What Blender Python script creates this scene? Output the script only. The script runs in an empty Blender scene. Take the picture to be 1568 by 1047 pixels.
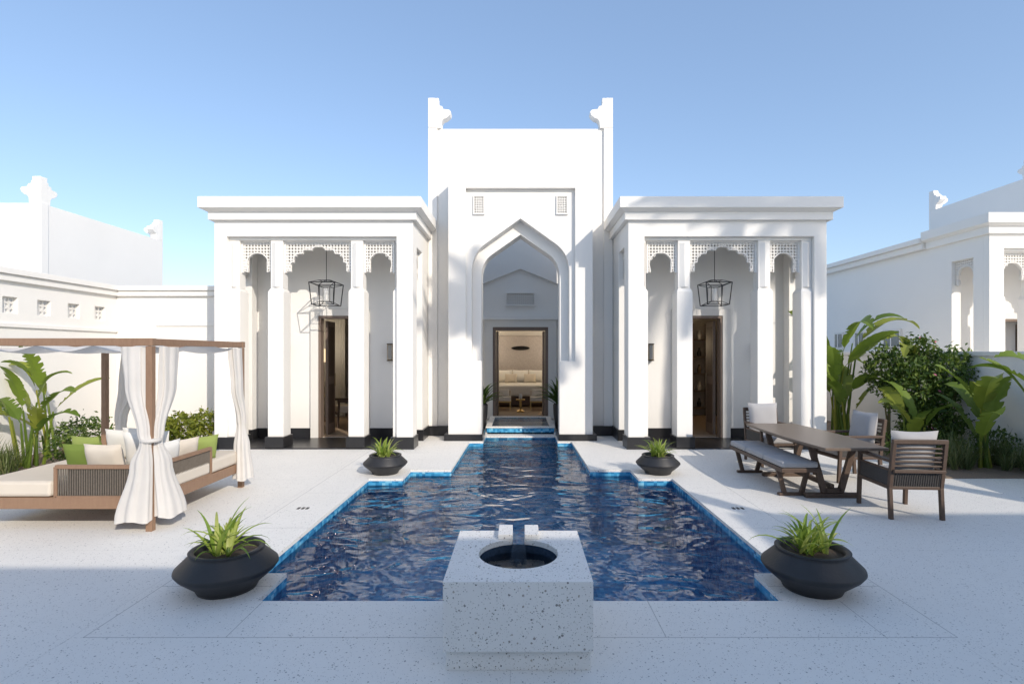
import bpy, bmesh, math, random
from mathutils import Vector, Matrix, Quaternion
from mathutils.geometry import tessellate_polygon
R = random.Random(7)
scene = bpy.context.scene
PI = math.pi

# ------------------------------------------------------------------ materials
class NT:
    def __init__(s, name):
        m = bpy.data.materials.new(name); m.use_nodes = True
        s.m = m; s.t = m.node_tree; s.t.nodes.clear()
        s.out = s.t.nodes.new('ShaderNodeOutputMaterial')
    def n(s, typ, **kw):
        nd = s.t.nodes.new(typ)
        for k, v in kw.items():
            if k.startswith('i_'):
                key = k[2:].replace('_', ' ')
                s.set(nd.inputs[key], v)
            else: setattr(nd, k, v)
        return nd
    def set(s, inp, v):
        if isinstance(v, bpy.types.NodeSocket): s.t.links.new(v, inp)
        else: inp.default_value = v
    def math(s, op, a, b=0.0, c=0.0):
        nd = s.t.nodes.new('ShaderNodeMath'); nd.operation = op
        s.set(nd.inputs[0], a); s.set(nd.inputs[1], b); s.set(nd.inputs[2], c)
        return nd.outputs[0]
    def mix(s, f, a, b):
        nd = s.t.nodes.new('ShaderNodeMix'); nd.data_type = 'RGBA'
        s.set(nd.inputs[0], f); s.set(nd.inputs[6], a); s.set(nd.inputs[7], b)
        return nd.outputs[2]
    def pos(s):
        return s.n('ShaderNodeNewGeometry').outputs['Position']
    def noise(s, vec, scale, detail=4, rough=.5):
        nd = s.n('ShaderNodeTexNoise'); s.set(nd.inputs['Vector'], vec)
        nd.inputs['Scale'].default_value = scale; nd.inputs['Detail'].default_value = detail
        nd.inputs['Roughness'].default_value = rough
        return nd.outputs[0]
    def ramp(s, f, stops):
        nd = s.n('ShaderNodeValToRGB'); s.set(nd.inputs[0], f)
        cr = nd.color_ramp
        while len(cr.elements) < len(stops): cr.elements.new(.5)
        for e, (p, c) in zip(cr.elements, stops):
            e.position = p; e.color = (*c, 1) if len(c) == 3 else c
        return nd.outputs[0]
    def bump(s, h, strength, dist=.01):
        nd = s.n('ShaderNodeBump'); s.set(nd.inputs['Height'], h)
        nd.inputs['Strength'].default_value = strength; nd.inputs['Distance'].default_value = dist
        return nd.outputs[0]
    def princ(s, col, rough=.6, normal=None, metal=0, spec=.5, **kw):
        p = s.n('ShaderNodeBsdfPrincipled')
        s.set(p.inputs['Base Color'], (*col, 1) if isinstance(col, tuple) and len(col) == 3 else col)
        s.set(p.inputs['Roughness'], rough); s.set(p.inputs['Metallic'], metal)
        s.set(p.inputs['Specular IOR Level'], spec)
        if normal is not None: s.set(p.inputs['Normal'], normal)
        s.t.links.new(p.outputs[0], s.out.inputs[0])
        return p

def mat_plaster(name, c=(.83, .81, .775)):
    s = NT(name); p = s.pos()
    n1 = s.noise(p, 1.3, 5, .6); n2 = s.noise(p, 60, 3, .6); n3 = s.noise(p, 7, 3, .6)
    d = tuple(x*.93 for x in c)
    col = s.mix(s.math('MULTIPLY', n1, 1.0), (*d, 1), (*c, 1))
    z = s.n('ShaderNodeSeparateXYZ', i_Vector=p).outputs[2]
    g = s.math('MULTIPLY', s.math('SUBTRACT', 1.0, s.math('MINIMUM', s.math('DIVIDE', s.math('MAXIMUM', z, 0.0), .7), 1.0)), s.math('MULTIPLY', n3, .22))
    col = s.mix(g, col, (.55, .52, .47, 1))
    h = s.math('ADD', s.math('MULTIPLY', n2, .25), n3)
    s.princ(col, .75, s.bump(h, .18, .01), spec=.25)
    return s.m

def mat_simple(name, c, rough=.6, metal=0, spec=.5, nscale=0, namp=.2, bump=0, bscale=80):
    s = NT(name); col = (*c, 1); nrm = None
    if nscale:
        n = s.noise(s.pos(), nscale, 4, .6)
        col = s.mix(n, (*[x*(1-namp) for x in c], 1), (*[min(1, x*(1+namp)) for x in c], 1))
    if bump: nrm = s.bump(s.noise(s.pos(), bscale, 3), bump, .005)
    s.princ(col, rough, nrm, metal, spec)
    return s.m

def terrazzo(s, p, base, scales, dens, light=0.0):
    col = base
    for sc in scales:
        v = s.n('ShaderNodeTexVoronoi'); s.set(v.inputs['Vector'], p); v.inputs['Scale'].default_value = sc
        sp = s.n('ShaderNodeSeparateColor'); s.set(sp.inputs[0], v.outputs['Color'])
        thr = s.math('MULTIPLY', s.math('POWER', sp.outputs[0], 8.0), dens)
        m = s.math('LESS_THAN', v.outputs['Distance'], thr)
        def q(c): return tuple(x+(0.62-x)*light for x in c)
        cc = s.ramp(sp.outputs[1], [(0, q((.10, .095, .09))), (.4, q((.24, .22, .2))), (.6, q((.40, .34, .26))), (1, q((.5, .48, .45)))])
        col = s.mix(m, col, cc)
    return col

def mat_terrace():
    s = NT('terrazzo_paving'); p = s.pos()
    n = s.noise(p, .9, 5, .6); n2 = s.noise(p, 14, 4, .6)
    col = s.mix(n, (.74, .715, .67, 1), (.85, .825, .775, 1))
    col = s.mix(s.math('MULTIPLY', n2, .18), col, (.60, .565, .51, 1))
    col = terrazzo(s, p, col, (85, 170), .52, .35)
    sx = s.n('ShaderNodeSeparateXYZ', i_Vector=p)
    X, Y = sx.outputs[0], sx.outputs[1]
    ax = s.math('ABSOLUTE', X)
    def near(v, c, w): return s.math('LESS_THAN', s.math('ABSOLUTE', s.math('SUBTRACT', v, c)), w)
    def per(v, period, w): return s.math('LESS_THAN', s.math('PINGPONG', v, period/2), w)
    def AND(a, b): return s.math('MULTIPLY', a, b)
    def OR(a, b): return s.math('MAXIMUM', a, b)
    w = .003
    inY = s.math('GREATER_THAN', Y, 3.05)
    inX = s.math('LESS_THAN', ax, 2.46)
    border = AND(inY, inX)
    l1 = AND(near(ax, 2.46, w), inY)
    l2 = AND(near(Y, 3.05, w), inX)
    l3 = AND(AND(per(Y, 1.24, w), border), s.math('GREATER_THAN', ax, 1.5))
    l4 = AND(AND(per(s.math('ADD', X, .42), 1.24, w*.8), s.math('LESS_THAN', Y, 3.5)), border)
    outer = s.math('SUBTRACT', 1.0, border)
    l5 = AND(OR(per(s.math('ADD', X, 0.05), 2.48, w*.7), per(s.math('ADD', Y, .57), 2.48, w*.7)), outer)
    m = OR(OR(OR(l1, l2), OR(l3, l4)), s.math('MULTIPLY', l5, .4))
    col = s.mix(s.math('MULTIPLY', m, .6), col, (.2, .19, .18, 1))
    h = s.math('SUBTRACT', s.math('MULTIPLY', s.noise(p, 90, 2), .15), m)
    r = s.math('ADD', .45, s.math('MULTIPLY', n2, .25))
    s.princ(col, r, s.bump(h, .25, .004), spec=.35)
    return s.m

def mat_terr_block():
    s = NT('terrazzo_stone'); p = s.pos()
    n = s.noise(p, 5, 5, .6)
    col = s.mix(n, (.73, .705, .665, 1), (.83, .805, .76, 1))
    col = terrazzo(s, p, col, (72, 120, 190), .52, .10)
    s.princ(col, .5, s.bump(s.noise(p, 70, 3), .12, .004), spec=.35)
    return s.m

def mat_mosaic():
    s = NT('blue_mosaic_tile'); p = s.pos()
    v = s.n('ShaderNodeVectorMath', operation='ADD'); s.set(v.inputs[0], p); v.inputs[1].default_value = (.0123, .0171, .0137)
    sc = s.n('ShaderNodeVectorMath', operation='SCALE'); s.set(sc.inputs[0], v.outputs[0]); sc.inputs[3].default_value = 24
    fl = s.n('ShaderNodeVectorMath', operation='FLOOR'); s.set(fl.inputs[0], sc.outputs[0])
    wn = s.n('ShaderNodeTexWhiteNoise'); s.set(wn.inputs['Vector'], fl.outputs[0])
    f = wn.outputs['Value']
    col = s.ramp(f, [(0, (.02, .14, .30)), (.35, (.045, .27, .50)), (.7, (.09, .38, .62)), (.9, (.15, .48, .68)), (1, (.30, .60, .74))])
    n = s.noise(p, 1.5, 3)
    col = s.mix(s.math('MULTIPLY', n, .3), col, (.03, .2, .42, 1))
    s.princ(col, .25, spec=.4)
    return s.m

def mat_water(name='pool_water', bs=1.0, tint=(.74, .92, .985)):
    s = NT(name); p = s.pos()
    mp = s.n('ShaderNodeMapping'); s.set(mp.inputs[0], p); mp.inputs['Scale'].default_value = (1.0, 1.5, 1)
    mp.inputs['Rotation'].default_value = (0, 0, .45)
    a = s.n('ShaderNodeTexNoise', i_Vector=mp.outputs[0]); a.inputs['Scale'].default_value = 1.5; a.inputs['Detail'].default_value = 1.0; a.inputs['Distortion'].default_value = 1.6
    b = s.n('ShaderNodeTexNoise', i_Vector=mp.outputs[0]); b.inputs['Scale'].default_value = 5.0; b.inputs['Detail'].default_value = 1.0; b.inputs['Distortion'].default_value = 1.0
    h = s.math('ADD', a.outputs[0], s.math('MULTIPLY', b.outputs[0], .22))
    nrm = s.bump(h, 1.0, .058*bs)
    fr = s.n('ShaderNodeFresnel'); fr.inputs['IOR'].default_value = 1.42; s.set(fr.inputs['Normal'], nrm)
    gl = s.n('ShaderNodeBsdfGlossy'); gl.inputs['Roughness'].default_value = .01; s.set(gl.inputs['Normal'], nrm)
    rf = s.n('ShaderNodeBsdfRefraction'); rf.inputs['IOR'].default_value = 1.33; rf.inputs['Roughness'].default_value = 0
    rf.inputs['Color'].default_value = (*tint, 1); s.set(rf.inputs['Normal'], nrm)
    tr = s.n('ShaderNodeBsdfTransparent'); tr.inputs['Color'].default_value = (*tint, 1)
    m0 = s.n('ShaderNodeMixShader'); m0.inputs[0].default_value = .8
    s.t.links.new(rf.outputs[0], m0.inputs[1]); s.t.links.new(tr.outputs[0], m0.inputs[2])
    m = s.n('ShaderNodeMixShader'); s.set(m.inputs[0], fr.outputs[0])
    s.t.links.new(m0.outputs[0], m.inputs[1]); s.t.links.new(gl.outputs[0], m.inputs[2])
    s.t.links.new(m.outputs[0], s.out.inputs[0])
    return s.m

def mat_wood(name, c1, c2, rough=.5):
    s = NT(name)
    tc = s.n('ShaderNodeTexCoord').outputs['Object']
    mp = s.n('ShaderNodeMapping'); s.set(mp.inputs[0], tc); mp.inputs['Scale'].default_value = (12, 12, 3)
    n = s.noise(mp.outputs[0], 3, 6, .7)
    s.princ(s.mix(n, (*c1, 1), (*c2, 1)), rough, s.bump(n, .15, .003), spec=.35)
    return s.m

def mat_leaf(name, c1, c2, c3=None, trans=.35):
    s = NT(name)
    g = s.n('ShaderNodeNewGeometry')
    st = [(0, c1), (1, c2)] if c3 is None else [(0, c1), (.55, c2), (1, c3)]
    col = s.ramp(g.outputs['Random Per Island'], st)
    n = s.noise(s.pos(), 9, 3)
    col = s.mix(s.math('MULTIPLY', n, .5), col, (*[x*.55 for x in c1], 1))
    p = s.princ(col, .45, spec=.4)
    t = s.n('ShaderNodeBsdfTranslucent'); s.set(t.inputs[0], col)
    m = s.n('ShaderNodeMixShader'); m.inputs[0].default_value = trans
    s.t.links.new(p.outputs[0], m.inputs[1]); s.t.links.new(t.outputs[0], m.inputs[2])
    s.t.links.new(m.outputs[0], s.out.inputs[0])
    return s.m

def mat_fabric(name, c, trans=0.0, scale=400):
    s = NT(name); p = s.pos()
    n = s.noise(p, 8, 4)
    col = s.mix(n, (*[x*.9 for x in c], 1), (*c, 1))
    pr = s.princ(col, .9, s.bump(s.noise(p, scale, 2), .25, .002), spec=.1)
    if trans:
        t = s.n('ShaderNodeBsdfTranslucent'); s.set(t.inputs[0], col)
        m = s.n('ShaderNodeMixShader'); m.inputs[0].default_value = trans
        s.t.links.new(pr.outputs[0], m.inputs[1]); s.t.links.new(t.outputs[0], m.inputs[2])
        s.t.links.new(m.outputs[0], s.out.inputs[0])
    return s.m

M = {}
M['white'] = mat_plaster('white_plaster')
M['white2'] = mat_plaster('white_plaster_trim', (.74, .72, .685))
M['black'] = mat_simple('black_granite', (.018, .018, .02), .3, nscale=40, namp=.5)
M['terr'] = mat_terrace()
M['block'] = mat_terr_block()
M['mosaic'] = mat_mosaic()
M['water'] = mat_water()
M['fwater'] = mat_water('fountain_water', .4, (.78, .88, .93))
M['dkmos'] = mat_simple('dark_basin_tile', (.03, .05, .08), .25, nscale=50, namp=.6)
M['wood'] = mat_wood('teak_wood', (.20, .115, .07), (.33, .21, .135))
M['dwood'] = mat_wood('dark_wood', (.06, .04, .03), (.13, .085, .06))
M['ttop'] = mat_wood('table_wood', (.13, .095, .07), (.20, .15, .115), .35)
M['door'] = mat_wood('door_wood', (.14, .10, .08), (.23, .175, .14))
M['metal'] = mat_simple('black_metal', (.02, .02, .022), .4, .6)
M['bronze'] = mat_simple('bronze', (.25, .19, .12), .35, .8)
M['pot'] = mat_simple('black_clay', (.022, .022, .024), .5, nscale=12, namp=.35, bump=.25, bscale=60)
M['soil'] = mat_simple('soil', (.07, .05, .035), .95, nscale=30, namp=.5, bump=.8)
M['mulch'] = mat_simple('mulch', (.20, .15, .11), .95, nscale=60, namp=.7, bump=.9)
M['weave'] = mat_simple('woven_rope', (.05, .045, .042), .8, nscale=60, namp=.4)
M['weave2'] = mat_simple('woven_rope_taupe', (.13, .11, .09), .8, nscale=60, namp=.4)
M['grey'] = mat_fabric('grey_fabric', (.42, .41, .41))
M['beige'] = mat_fabric('beige_fabric', (.66, .59, .5))
M['wfab'] = mat_fabric('white_fabric', (.78, .76, .72))
M['curtain'] = mat_fabric('curtain_fabric', (.82, .79, .75), .3)
M['green'] = mat_fabric('green_fabric', (.16, .22, .05))
M['lime'] = mat_fabric('lime_fabric', (.28, .34, .10))
M['leafb'] = mat_leaf('banana_leaf', (.12, .20, .03), (.24, .33, .045), (.44, .43, .07), .42)
M['leafd'] = mat_leaf('bush_leaf', (.04, .09, .015), (.11, .18, .03), (.22, .29, .05), .3)
M['leafy'] = mat_leaf('yellow_green_leaf', (.10, .15, .015), (.24, .27, .03), (.36, .36, .05), .35)
M['grass'] = mat_leaf('grass_blade', (.08, .12, .03), (.16, .21, .07), (.28, .28, .13), .3)
M['spike'] = mat_leaf('spiky_leaf', (.22, .34, .05), (.40, .50, .09), (.60, .62, .20), .4)
M['pink'] = mat_simple('bougainvillea_flower', (.5, .12, .22), .6)
M['stem'] = mat_simple('plant_stem', (.16, .14, .06), .8, nscale=20, namp=.4)
M['room'] = mat_simple('room_wall', (.56, .53, .49), .8, nscale=3, namp=.08)
M['panel'] = mat_simple('textured_panel', (.40, .36, .34), .7, nscale=25, namp=.3)
M['floorw'] = mat_wood('floor_wood', (.22, .16, .11), (.3, .22, .15))
M['gold'] = mat_simple('brass', (.65, .45, .18), .3, .9)
M['glass'] = mat_simple('window_glass', (.08, .11, .14), .05, 0, .8)
s = NT('lampshade'); p = s.princ((.9, .8, .6), .8); p.inputs['Emission Color'].default_value = (1, .75, .45, 1); p.inputs['Emission Strength'].default_value = 1.2
M['shade'] = s.m
s = NT('lantern_glass'); p = s.princ((.8, .8, .78), .25); p.inputs['Alpha'].default_value = .35
M['lglass'] = s.m

# ------------------------------------------------------------------ mesh builder
class MB:
    def __init__(s, tf=None):
        s.v = []; s.f = []; s.mi = []; s.mats = []; s.tf = tf
    def add(s, vs, fs, mat):
        if mat not in s.mats: s.mats.append(mat)
        k = s.mats.index(mat); o = len(s.v)
        if s.tf: vs = [s.tf(Vector(v)) for v in vs]
        s.v += [tuple(v) for v in vs]
        for f in fs: s.f.append(tuple(i+o for i in f)); s.mi.append(k)
    def box(s, x0, x1, y0, y1, z0, z1, mat):
        vs = [(x, y, z) for x in (x0, x1) for y in (y0, y1) for z in (z0, z1)]
        s.add(vs, [(0, 1, 3, 2), (4, 6, 7, 5), (0, 4, 5, 1), (2, 3, 7, 6), (0, 2, 6, 4), (1, 5, 7, 3)], mat)
    def obox(s, c, sz, rot, mat):
        vs = []
        for x in (-.5, .5):
            for y in (-.5, .5):
                for z in (-.5, .5):
                    vs.append(Vector(c)+rot @ Vector((x*sz[0], y*sz[1], z*sz[2])))
        s.add(vs, [(0, 1, 3, 2), (4, 6, 7, 5), (0, 4, 5, 1), (2, 3, 7, 6), (0, 2, 6, 4), (1, 5, 7, 3)], mat)
    def bar(s, p0, p1, w, mat, w2=None):
        p0 = Vector(p0); p1 = Vector(p1); d = p1-p0
        q = d.to_track_quat('Z', 'Y').to_matrix()
        s.obox((p0+p1)/2, (w, w2 or w, d.length), q, mat)
    def plate(s, loops, plane, a, b, mat):
        def P(u, v, w):
            return (u, w, v) if plane == 'XZ' else ((w, u, v) if plane == 'YZ' else (u, v, w))
        pts = [q for l in loops for q in l]; n = len(pts)
        tri = tessellate_polygon([[Vector((q[0], q[1], 0)) for q in l] for l in loops])
        vs = [P(q[0], q[1], a) for q in pts]+[P(q[0], q[1], b) for q in pts]
        fs = [tuple(t) for t in tri]+[tuple(i+n for i in reversed(t)) for t in tri]
        o = 0
        for l in loops:
            m = len(l)
            for i in range(m):
                j = (i+1) % m
                fs.append((o+i, o+j, o+j+n, o+i+n))
            o += m
        s.add(vs, fs, mat)
    def sheet(s, loops, z, mat):
        pts = [q for l in loops for q in l]
        tri = tessellate_polygon([[Vector((q[0], q[1], 0)) for q in l] for l in loops])
        fs = []
        for t in tri:
            a, b, c = [pts[i] for i in t]
            cr = (b[0]-a[0])*(c[1]-a[1])-(b[1]-a[1])*(c[0]-a[0])
            fs.append(tuple(t) if cr > 0 else tuple(reversed(t)))
        s.add([(q[0], q[1], z) for q in pts], fs, mat)
    def cyl(s, p0, p1, r0, r1, n, mat):
        p0 = Vector(p0); p1 = Vector(p1); q = (p1-p0).to_track_quat('Z', 'Y')
        vs = []
        for p, r in ((p0, r0), (p1, r1)):
            for i in range(n):
                a = 2*PI*i/n; vs.append(p+q @ Vector((r*math.cos(a), r*math.sin(a), 0)))
        fs = [(i, (i+1) % n, (i+1) % n+n, i+n) for i in range(n)]
        fs += [tuple(range(n-1, -1, -1)), tuple(range(n, 2*n))]
        s.add(vs, fs, mat)
    def lathe(s, prof, c, n, mat, cap=False):
        vs = []; fs = []
        for (r, z) in prof:
            for i in range(n):
                a = 2*PI*i/n; vs.append((c[0]+r*math.cos(a), c[1]+r*math.sin(a), c[2]+z))
        for k in range(len(prof)-1):
            for i in range(n):
                j = (i+1) % n
                fs.append((k*n+i, k*n+j, (k+1)*n+j, (k+1)*n+i))
        s.add(vs, fs, mat)
    def strip(s, pts, ws, side, mat, fold=0.0, ws2=None):
        vs = []; fs = []
        ws2 = ws2 or ws
        for p, w, w2 in zip(pts, ws, ws2):
            vs += [p-side*w+Vector((0, 0, fold*w)), p, p+side*w2+Vector((0, 0, fold*w2))]
        for k in range(len(pts)-1):
            a = k*3
            fs += [(a, a+1, a+4, a+3), (a+1, a+2, a+5, a+4)]
        s.add(vs, fs, mat)
    def obj(s, name, parent=None, smooth=False, recalc=True, bevel=0, angle=None):
        me = bpy.data.meshes.new(name); me.from_pydata(s.v, [], s.f)
        for m in s.mats: me.materials.append(m)
        me.polygons.foreach_set('material_index', s.mi)
        if recalc:
            bm = bmesh.new(); bm.from_mesh(me); bmesh.ops.recalc_face_normals(bm, faces=bm.faces); bm.to_mesh(me); bm.free()
        if smooth: me.polygons.foreach_set('use_smooth', [True]*len(me.polygons))
        me.update()
        o = bpy.data.objects.new(name, me); scene.collection.objects.link(o)
        if parent: o.parent = parent
        if bevel:
            b = o.modifiers.new('bevel', 'BEVEL'); b.width = bevel; b.segments = 2; b.limit_method = 'ANGLE'; b.angle_limit = math.radians(40)
        return o

def empty(name, loc=(0, 0, 0)):
    e = bpy.data.objects.new(name, None); e.location = loc; e.empty_display_size = .2
    scene.collection.objects.link(e); return e

def tfm(loc=(0, 0, 0), rz=0, sc=1):
    m = Matrix.Rotation(rz, 3, 'Z'); L = Vector(loc)
    return lambda v: m @ (v*sc)+L

def inside(pt, poly):
    x, y = pt; c = False; n = len(poly)
    for i in range(n):
        x1, y1 = poly[i]; x2, y2 = poly[(i+1) % n]
        if (y1 > y) != (y2 > y) and x < (x2-x1)*(y-y1)/(y2-y1)+x1: c = not c
    return c

def arch_round(c, w, zs, zc):
    r = w/2-.055; pts = []
    for i in range(21):
        a = math.radians(205-230*i/20)
        pts.append((c+r*math.cos(a), zc+r*math.sin(a)*1.02))
    return [(pts[0][0]-.0, zs)]+pts+[(pts[-1][0], zs)]
def arch_lobed(c, w, zs, top):
    k = w/1.084
    cus = [(-.47, zs), (-.42, zs+.16), (-.28, zs+.29), (-.12, zs+.355), (.12, zs+.355), (.28, zs+.29), (.42, zs+.16), (.47, zs)]
    pts = []
    for i in range(len(cus)-1):
        a = Vector(cus[i]); b = Vector(cus[i+1]); m = (a+b)/2; d = b-a
        nrm = Vector((-d.y, d.x)).normalized(); h = d.length*.32
        for j in range(8):
            t = j/8; q = a+d*t+nrm*h*4*t*(1-t)*.9
            pts.append((c+q.x*k, q.y))
    pts.append((c+cus[-1][0]*k, zs))
    return pts

def lattice(mb, u0, u1, z0, z1, arch, plane, w0, w1, mat, cs=.05):
    def P(u, v, w): return (u, w, v) if plane == 'XZ' else (w, u, v)
    nx = max(1, round(abs(u1-u0)/cs)); nz = max(1, round((z1-z0)/cs))
    sx = (u1-u0)/nx; sz = (z1-z0)/nz
    poly = None
    if arch: poly = arch+[(arch[-1][0], -10), (arch[0][0], -10)]
    for i in range(nx):
        for j in range(nz):
            cu = u0+(i+.5)*sx; cz = z0+(j+.5)*sz
            if poly and inside((cu, cz), poly): continue
            out = []; inn = []
            for k in range(8):
                a = k*PI/4
                ox = (1 if math.cos(a) > .3 else (-1 if math.cos(a) < -.3 else 0))*.5
                oz = (1 if math.sin(a) > .3 else (-1 if math.sin(a) < -.3 else 0))*.5
                rr = .38 if k % 2 == 0 else .33
                if (i+j) % 2: rr = .28 if k % 2 == 0 else .44
                out.append((cu+ox*sx, cz+oz*sz))
                inn.append((cu+math.cos(a)*sx*rr, cz+math.sin(a)*sz*rr))
            vs = []
            for w in (w0, w1):
                vs += [P(q[0], q[1], w) for q in out]+[P(q[0], q[1], w) for q in inn]
            fs = []
            for k in range(8):
                m = (k+1) % 8
                fs += [(k, m, 8+m, 8+k), (16+k, 24+k, 24+m, 16+m), (8+k, 8+m, 24+m, 24+k)]
            mb.add(vs, fs, mat)
    if arch:
        t = .018; n = len(arch); outp = []
        for i in range(n):
            a = Vector(arch[max(0, i-1)]); b = Vector(arch[min(n-1, i+1)]); d = (b-a)
            if d.length < 1e-6: d = Vector((1, 0))
            nn = Vector((-d.y, d.x)).normalized()
            outp.append(Vector(arch[i])+nn*t)
        cl = [tuple(q) for q in outp]; e = .006*(1 if w1 > w0 else -1)
        for i in range(n-1):
            q = [arch[i], arch[i+1], cl[i+1], cl[i]]
            vs = [P(x, y, w0-e) for x, y in q]+[P(x, y, w1+e) for x, y in q]
            mb.add(vs, [(0, 1, 2, 3), (7, 6, 5, 4), (0, 4, 5, 1), (2, 6, 7, 3), (1, 5, 6, 2), (3, 7, 4, 0)], mat)

W = M['white']; W2 = M['white2']; BK = M['black']

def horn(mb, x, y, z, dirx, diry, th=.16, sc=1.0):
    prof = [(0, 0), (0, .58), (.13, .58), (.14, .50), (.20, .49), (.21, .43), (.27, .42), (.29, .365), (.41, .35), (.44, .31), (.42, .25), (.35, .19), (.29, .17), (.26, .12), (.25, 0)]
    prof = [(a*sc, b*sc) for a, b in prof]
    if dirx:
        mb.plate([[(x+dirx*a, z+b) for a, b in prof]], 'XZ', y, y+th*(1 if diry >= 0 else -1), W)
    if diry:
        xs = x+dirx*.003; ys = y+diry*.003
        mb.plate([[(ys+diry*a, z+b-.003) for a, b in prof]], 'YZ', xs, xs+th*(1 if dirx >= 0 else -1), W)

# ------------------------------------------------------------------ pavilion
def pavilion(parent, s=1, dx=0, dy=0):
    tf = lambda v: Vector((s*v.x+dx, v.y+dy, v.z))
    mb = MB(tf)
    mb.plate([[(1.79, 0), (2.06, 0), (2.06, 3.53), (4.88, 3.53), (4.88, 0), (5.085, 0), (5.085, 3.8), (1.79, 3.8)]], 'XZ', 9.0, 9.13, W)
    for (x0, x1) in ((1.792, 1.98), (4.895, 5.083)):
        poly = [(9.13, 0), (9.36, 0), (9.36, 3.42), (9.88, 3.42), (9.88, 0), (10.52, 0), (10.52, 3.8), (9.13, 3.8)]
        mb.plate([poly], 'YZ', x0, x1, W)
    mb.plate([[(1.98, 0), (2.945, 0), (2.945, 2.27), (3.736, 2.27), (3.736, 0), (4.895, 0), (4.895, 3.8), (1.98, 3.8)]], 'XZ', 10.1, 10.3, W)
    mb.box(1.98, 4.895, 9.13, 10.1, 3.62, 3.8, W)
    mb.box(1.79, 5.085, 9.0, 10.5, 3.802, 3.85, W)
    mb.obj('pavilion_walls', parent, bevel=.006)
    mb = MB(tf)
    mb.box(1.72, 5.155, 8.93, 10.49, 3.79, 3.93, W)
    b = (1.70, 5.175, 8.91); t = (1.63, 5.25, 8.83)
    vs = [(b[0], b[2], 3.925), (b[1], b[2], 3.925), (b[1], 10.5, 3.925), (b[0], 10.5, 3.925), (t[0], t[2], 3.965), (t[1], t[2], 3.965), (t[1], 10.5, 3.965), (t[0], 10.5, 3.965)]
    mb.add(vs, [(0, 1, 5, 4), (1, 2, 6, 5), (2, 3, 7, 6), (3, 0, 4, 7), (0, 3, 2, 1), (4, 5, 6, 7)], W)
    mb.box(1.618, 5.262, 8.818, 10.49, 3.962, 4.145, W)
    mb.obj('cornice', parent, bevel=.008)
    mb = MB(tf)
    segs = [(2.062, 2.13), (2.613, 2.874), (3.958, 4.218), (4.684, 4.878)]
    for k, (a, b) in enumerate(segs):
        mb.box(a+.001, b-.001, 9.05, 9.34, .2, 2.62, W)
        c0, c1 = a+.03, b-.03
        if k == 0: c0 = a
        if k == 3: c1 = b
        vs = [(a+.001, 9.05, 2.62), (b-.001, 9.05, 2.62), (b-.001, 9.34, 2.62), (a+.001, 9.34, 2.62), (c0, 9.09, 2.68), (c1, 9.09, 2.68), (c1, 9.30, 2.68), (c0, 9.30, 2.68)]
        mb.add(vs, [(0, 1, 5, 4), (1, 2, 6, 5), (2, 3, 7, 6), (3, 0, 4, 7), (4, 5, 6, 7)], W)
        mb.box(c0, c1, 9.09, 9.30, 2.68, 3.50, W)
        mm = (c0+c1)/2
        mb.plate([[(c0+.015, 9.092), (c1-.015, 9.092), (mm, 9.05)]], 'XY', 2.70, 3.44, W)
    mb.box(2.062, 4.878, 9.075, 9.32, 3.485, 3.528, W)
    mb.obj('columns', parent, bevel=.006)
    mb = MB(tf)
    for (a, b, kind) in ((2.13, 2.613, 'n'), (2.874, 3.958, 'w'), (4.218, 4.684, 'n')):
        a2, b2 = a-.03 if a > 2.2 else a, b+.03
        c = (a+b)/2
        ar = arch_lobed(c, b-a, 2.98, 3.4) if kind == 'w' else arch_round(c, b-a, 2.96, 3.10)
        lattice(mb, a2, b2, 2.97, 3.485, ar, 'XZ', 9.17, 9.215, W2, .052)
        mb.box(a2, b2, 9.16, 9.22, 3.455, 3.485, W)
        for e in (a2, b2-.03): mb.box(e, e+.03, 9.16, 9.22, 2.95, 3.455, W)
    for xx in ((1.86, 1.90), (4.98, 5.02)):
        ar = arch_round(9.62, .50, 2.92, 3.10)
        lattice(mb, 9.36, 9.88, 2.95, 3.42, ar, 'YZ', xx[0], xx[1], W2, .047)
    mb.obj('lattice_screens', parent)
    mb = MB(tf)
    mb.box(1.765, 2.155, 8.97, 9.37, 0, .20, BK)
    mb.box(4.66, 5.11, 8.97, 9.37, 0, .20, BK)
    for (a, b) in segs[1:3]: mb.box(a-.025, b+.025, 8.99, 9.37, 0, .20, BK)
    mb.box(1.765, 2.0, 9.85, 10.50, 0, .20, BK)
    mb.box(4.87, 5.11, 9.85, 10.54, 0, .20, BK)
    mb.box(2.0, 2.80, 10.07, 10.12, 0, .20, BK)
    mb.box(3.90, 4.87, 10.07, 10.12, 0, .20, BK)
    mb.box(1.85, 5.03, 8.99, 10.12, 0, .022, BK)
    mb.obj('granite_plinth', parent, bevel=.004)
    mb = MB(tf)
    mb.plate([[(2.811, .022), (2.93, .022), (2.93, 2.285), (3.75, 2.285), (3.75, .022), (3.894, .022), (3.894, 2.41), (2.811, 2.41)]], 'XZ', 10.04, 10.1, W2)
    mb.plate([[(2.93, .022), (2.975, .022), (2.975, 2.235), (3.705, 2.235), (3.705, .022), (3.75, .022), (3.75, 2.284), (2.93, 2.284)]], 'XZ', 10.055, 10.22, M['door'])
    mb.obj('door_surround', parent, bevel=.005)
    mb = MB(tf)
    for uu in (2.975, 3.66):
        mb.box(uu, uu+.045, 10.3, 10.7, .05, 2.2, M['door'])
        mb.box(uu-.003, uu+.048, 10.36, 10.64, .25, 1.0, M['dwood'])
        mb.box(uu-.003, uu+.048, 10.36, 10.64, 1.15, 2.1, M['dwood'])
        mb.cyl((uu+.06 if uu < 3 else uu-.02, 10.64, .95), (uu+.06 if uu < 3 else uu-.02, 10.64, 1.2), .01, .01, 8, M['bronze'])
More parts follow.
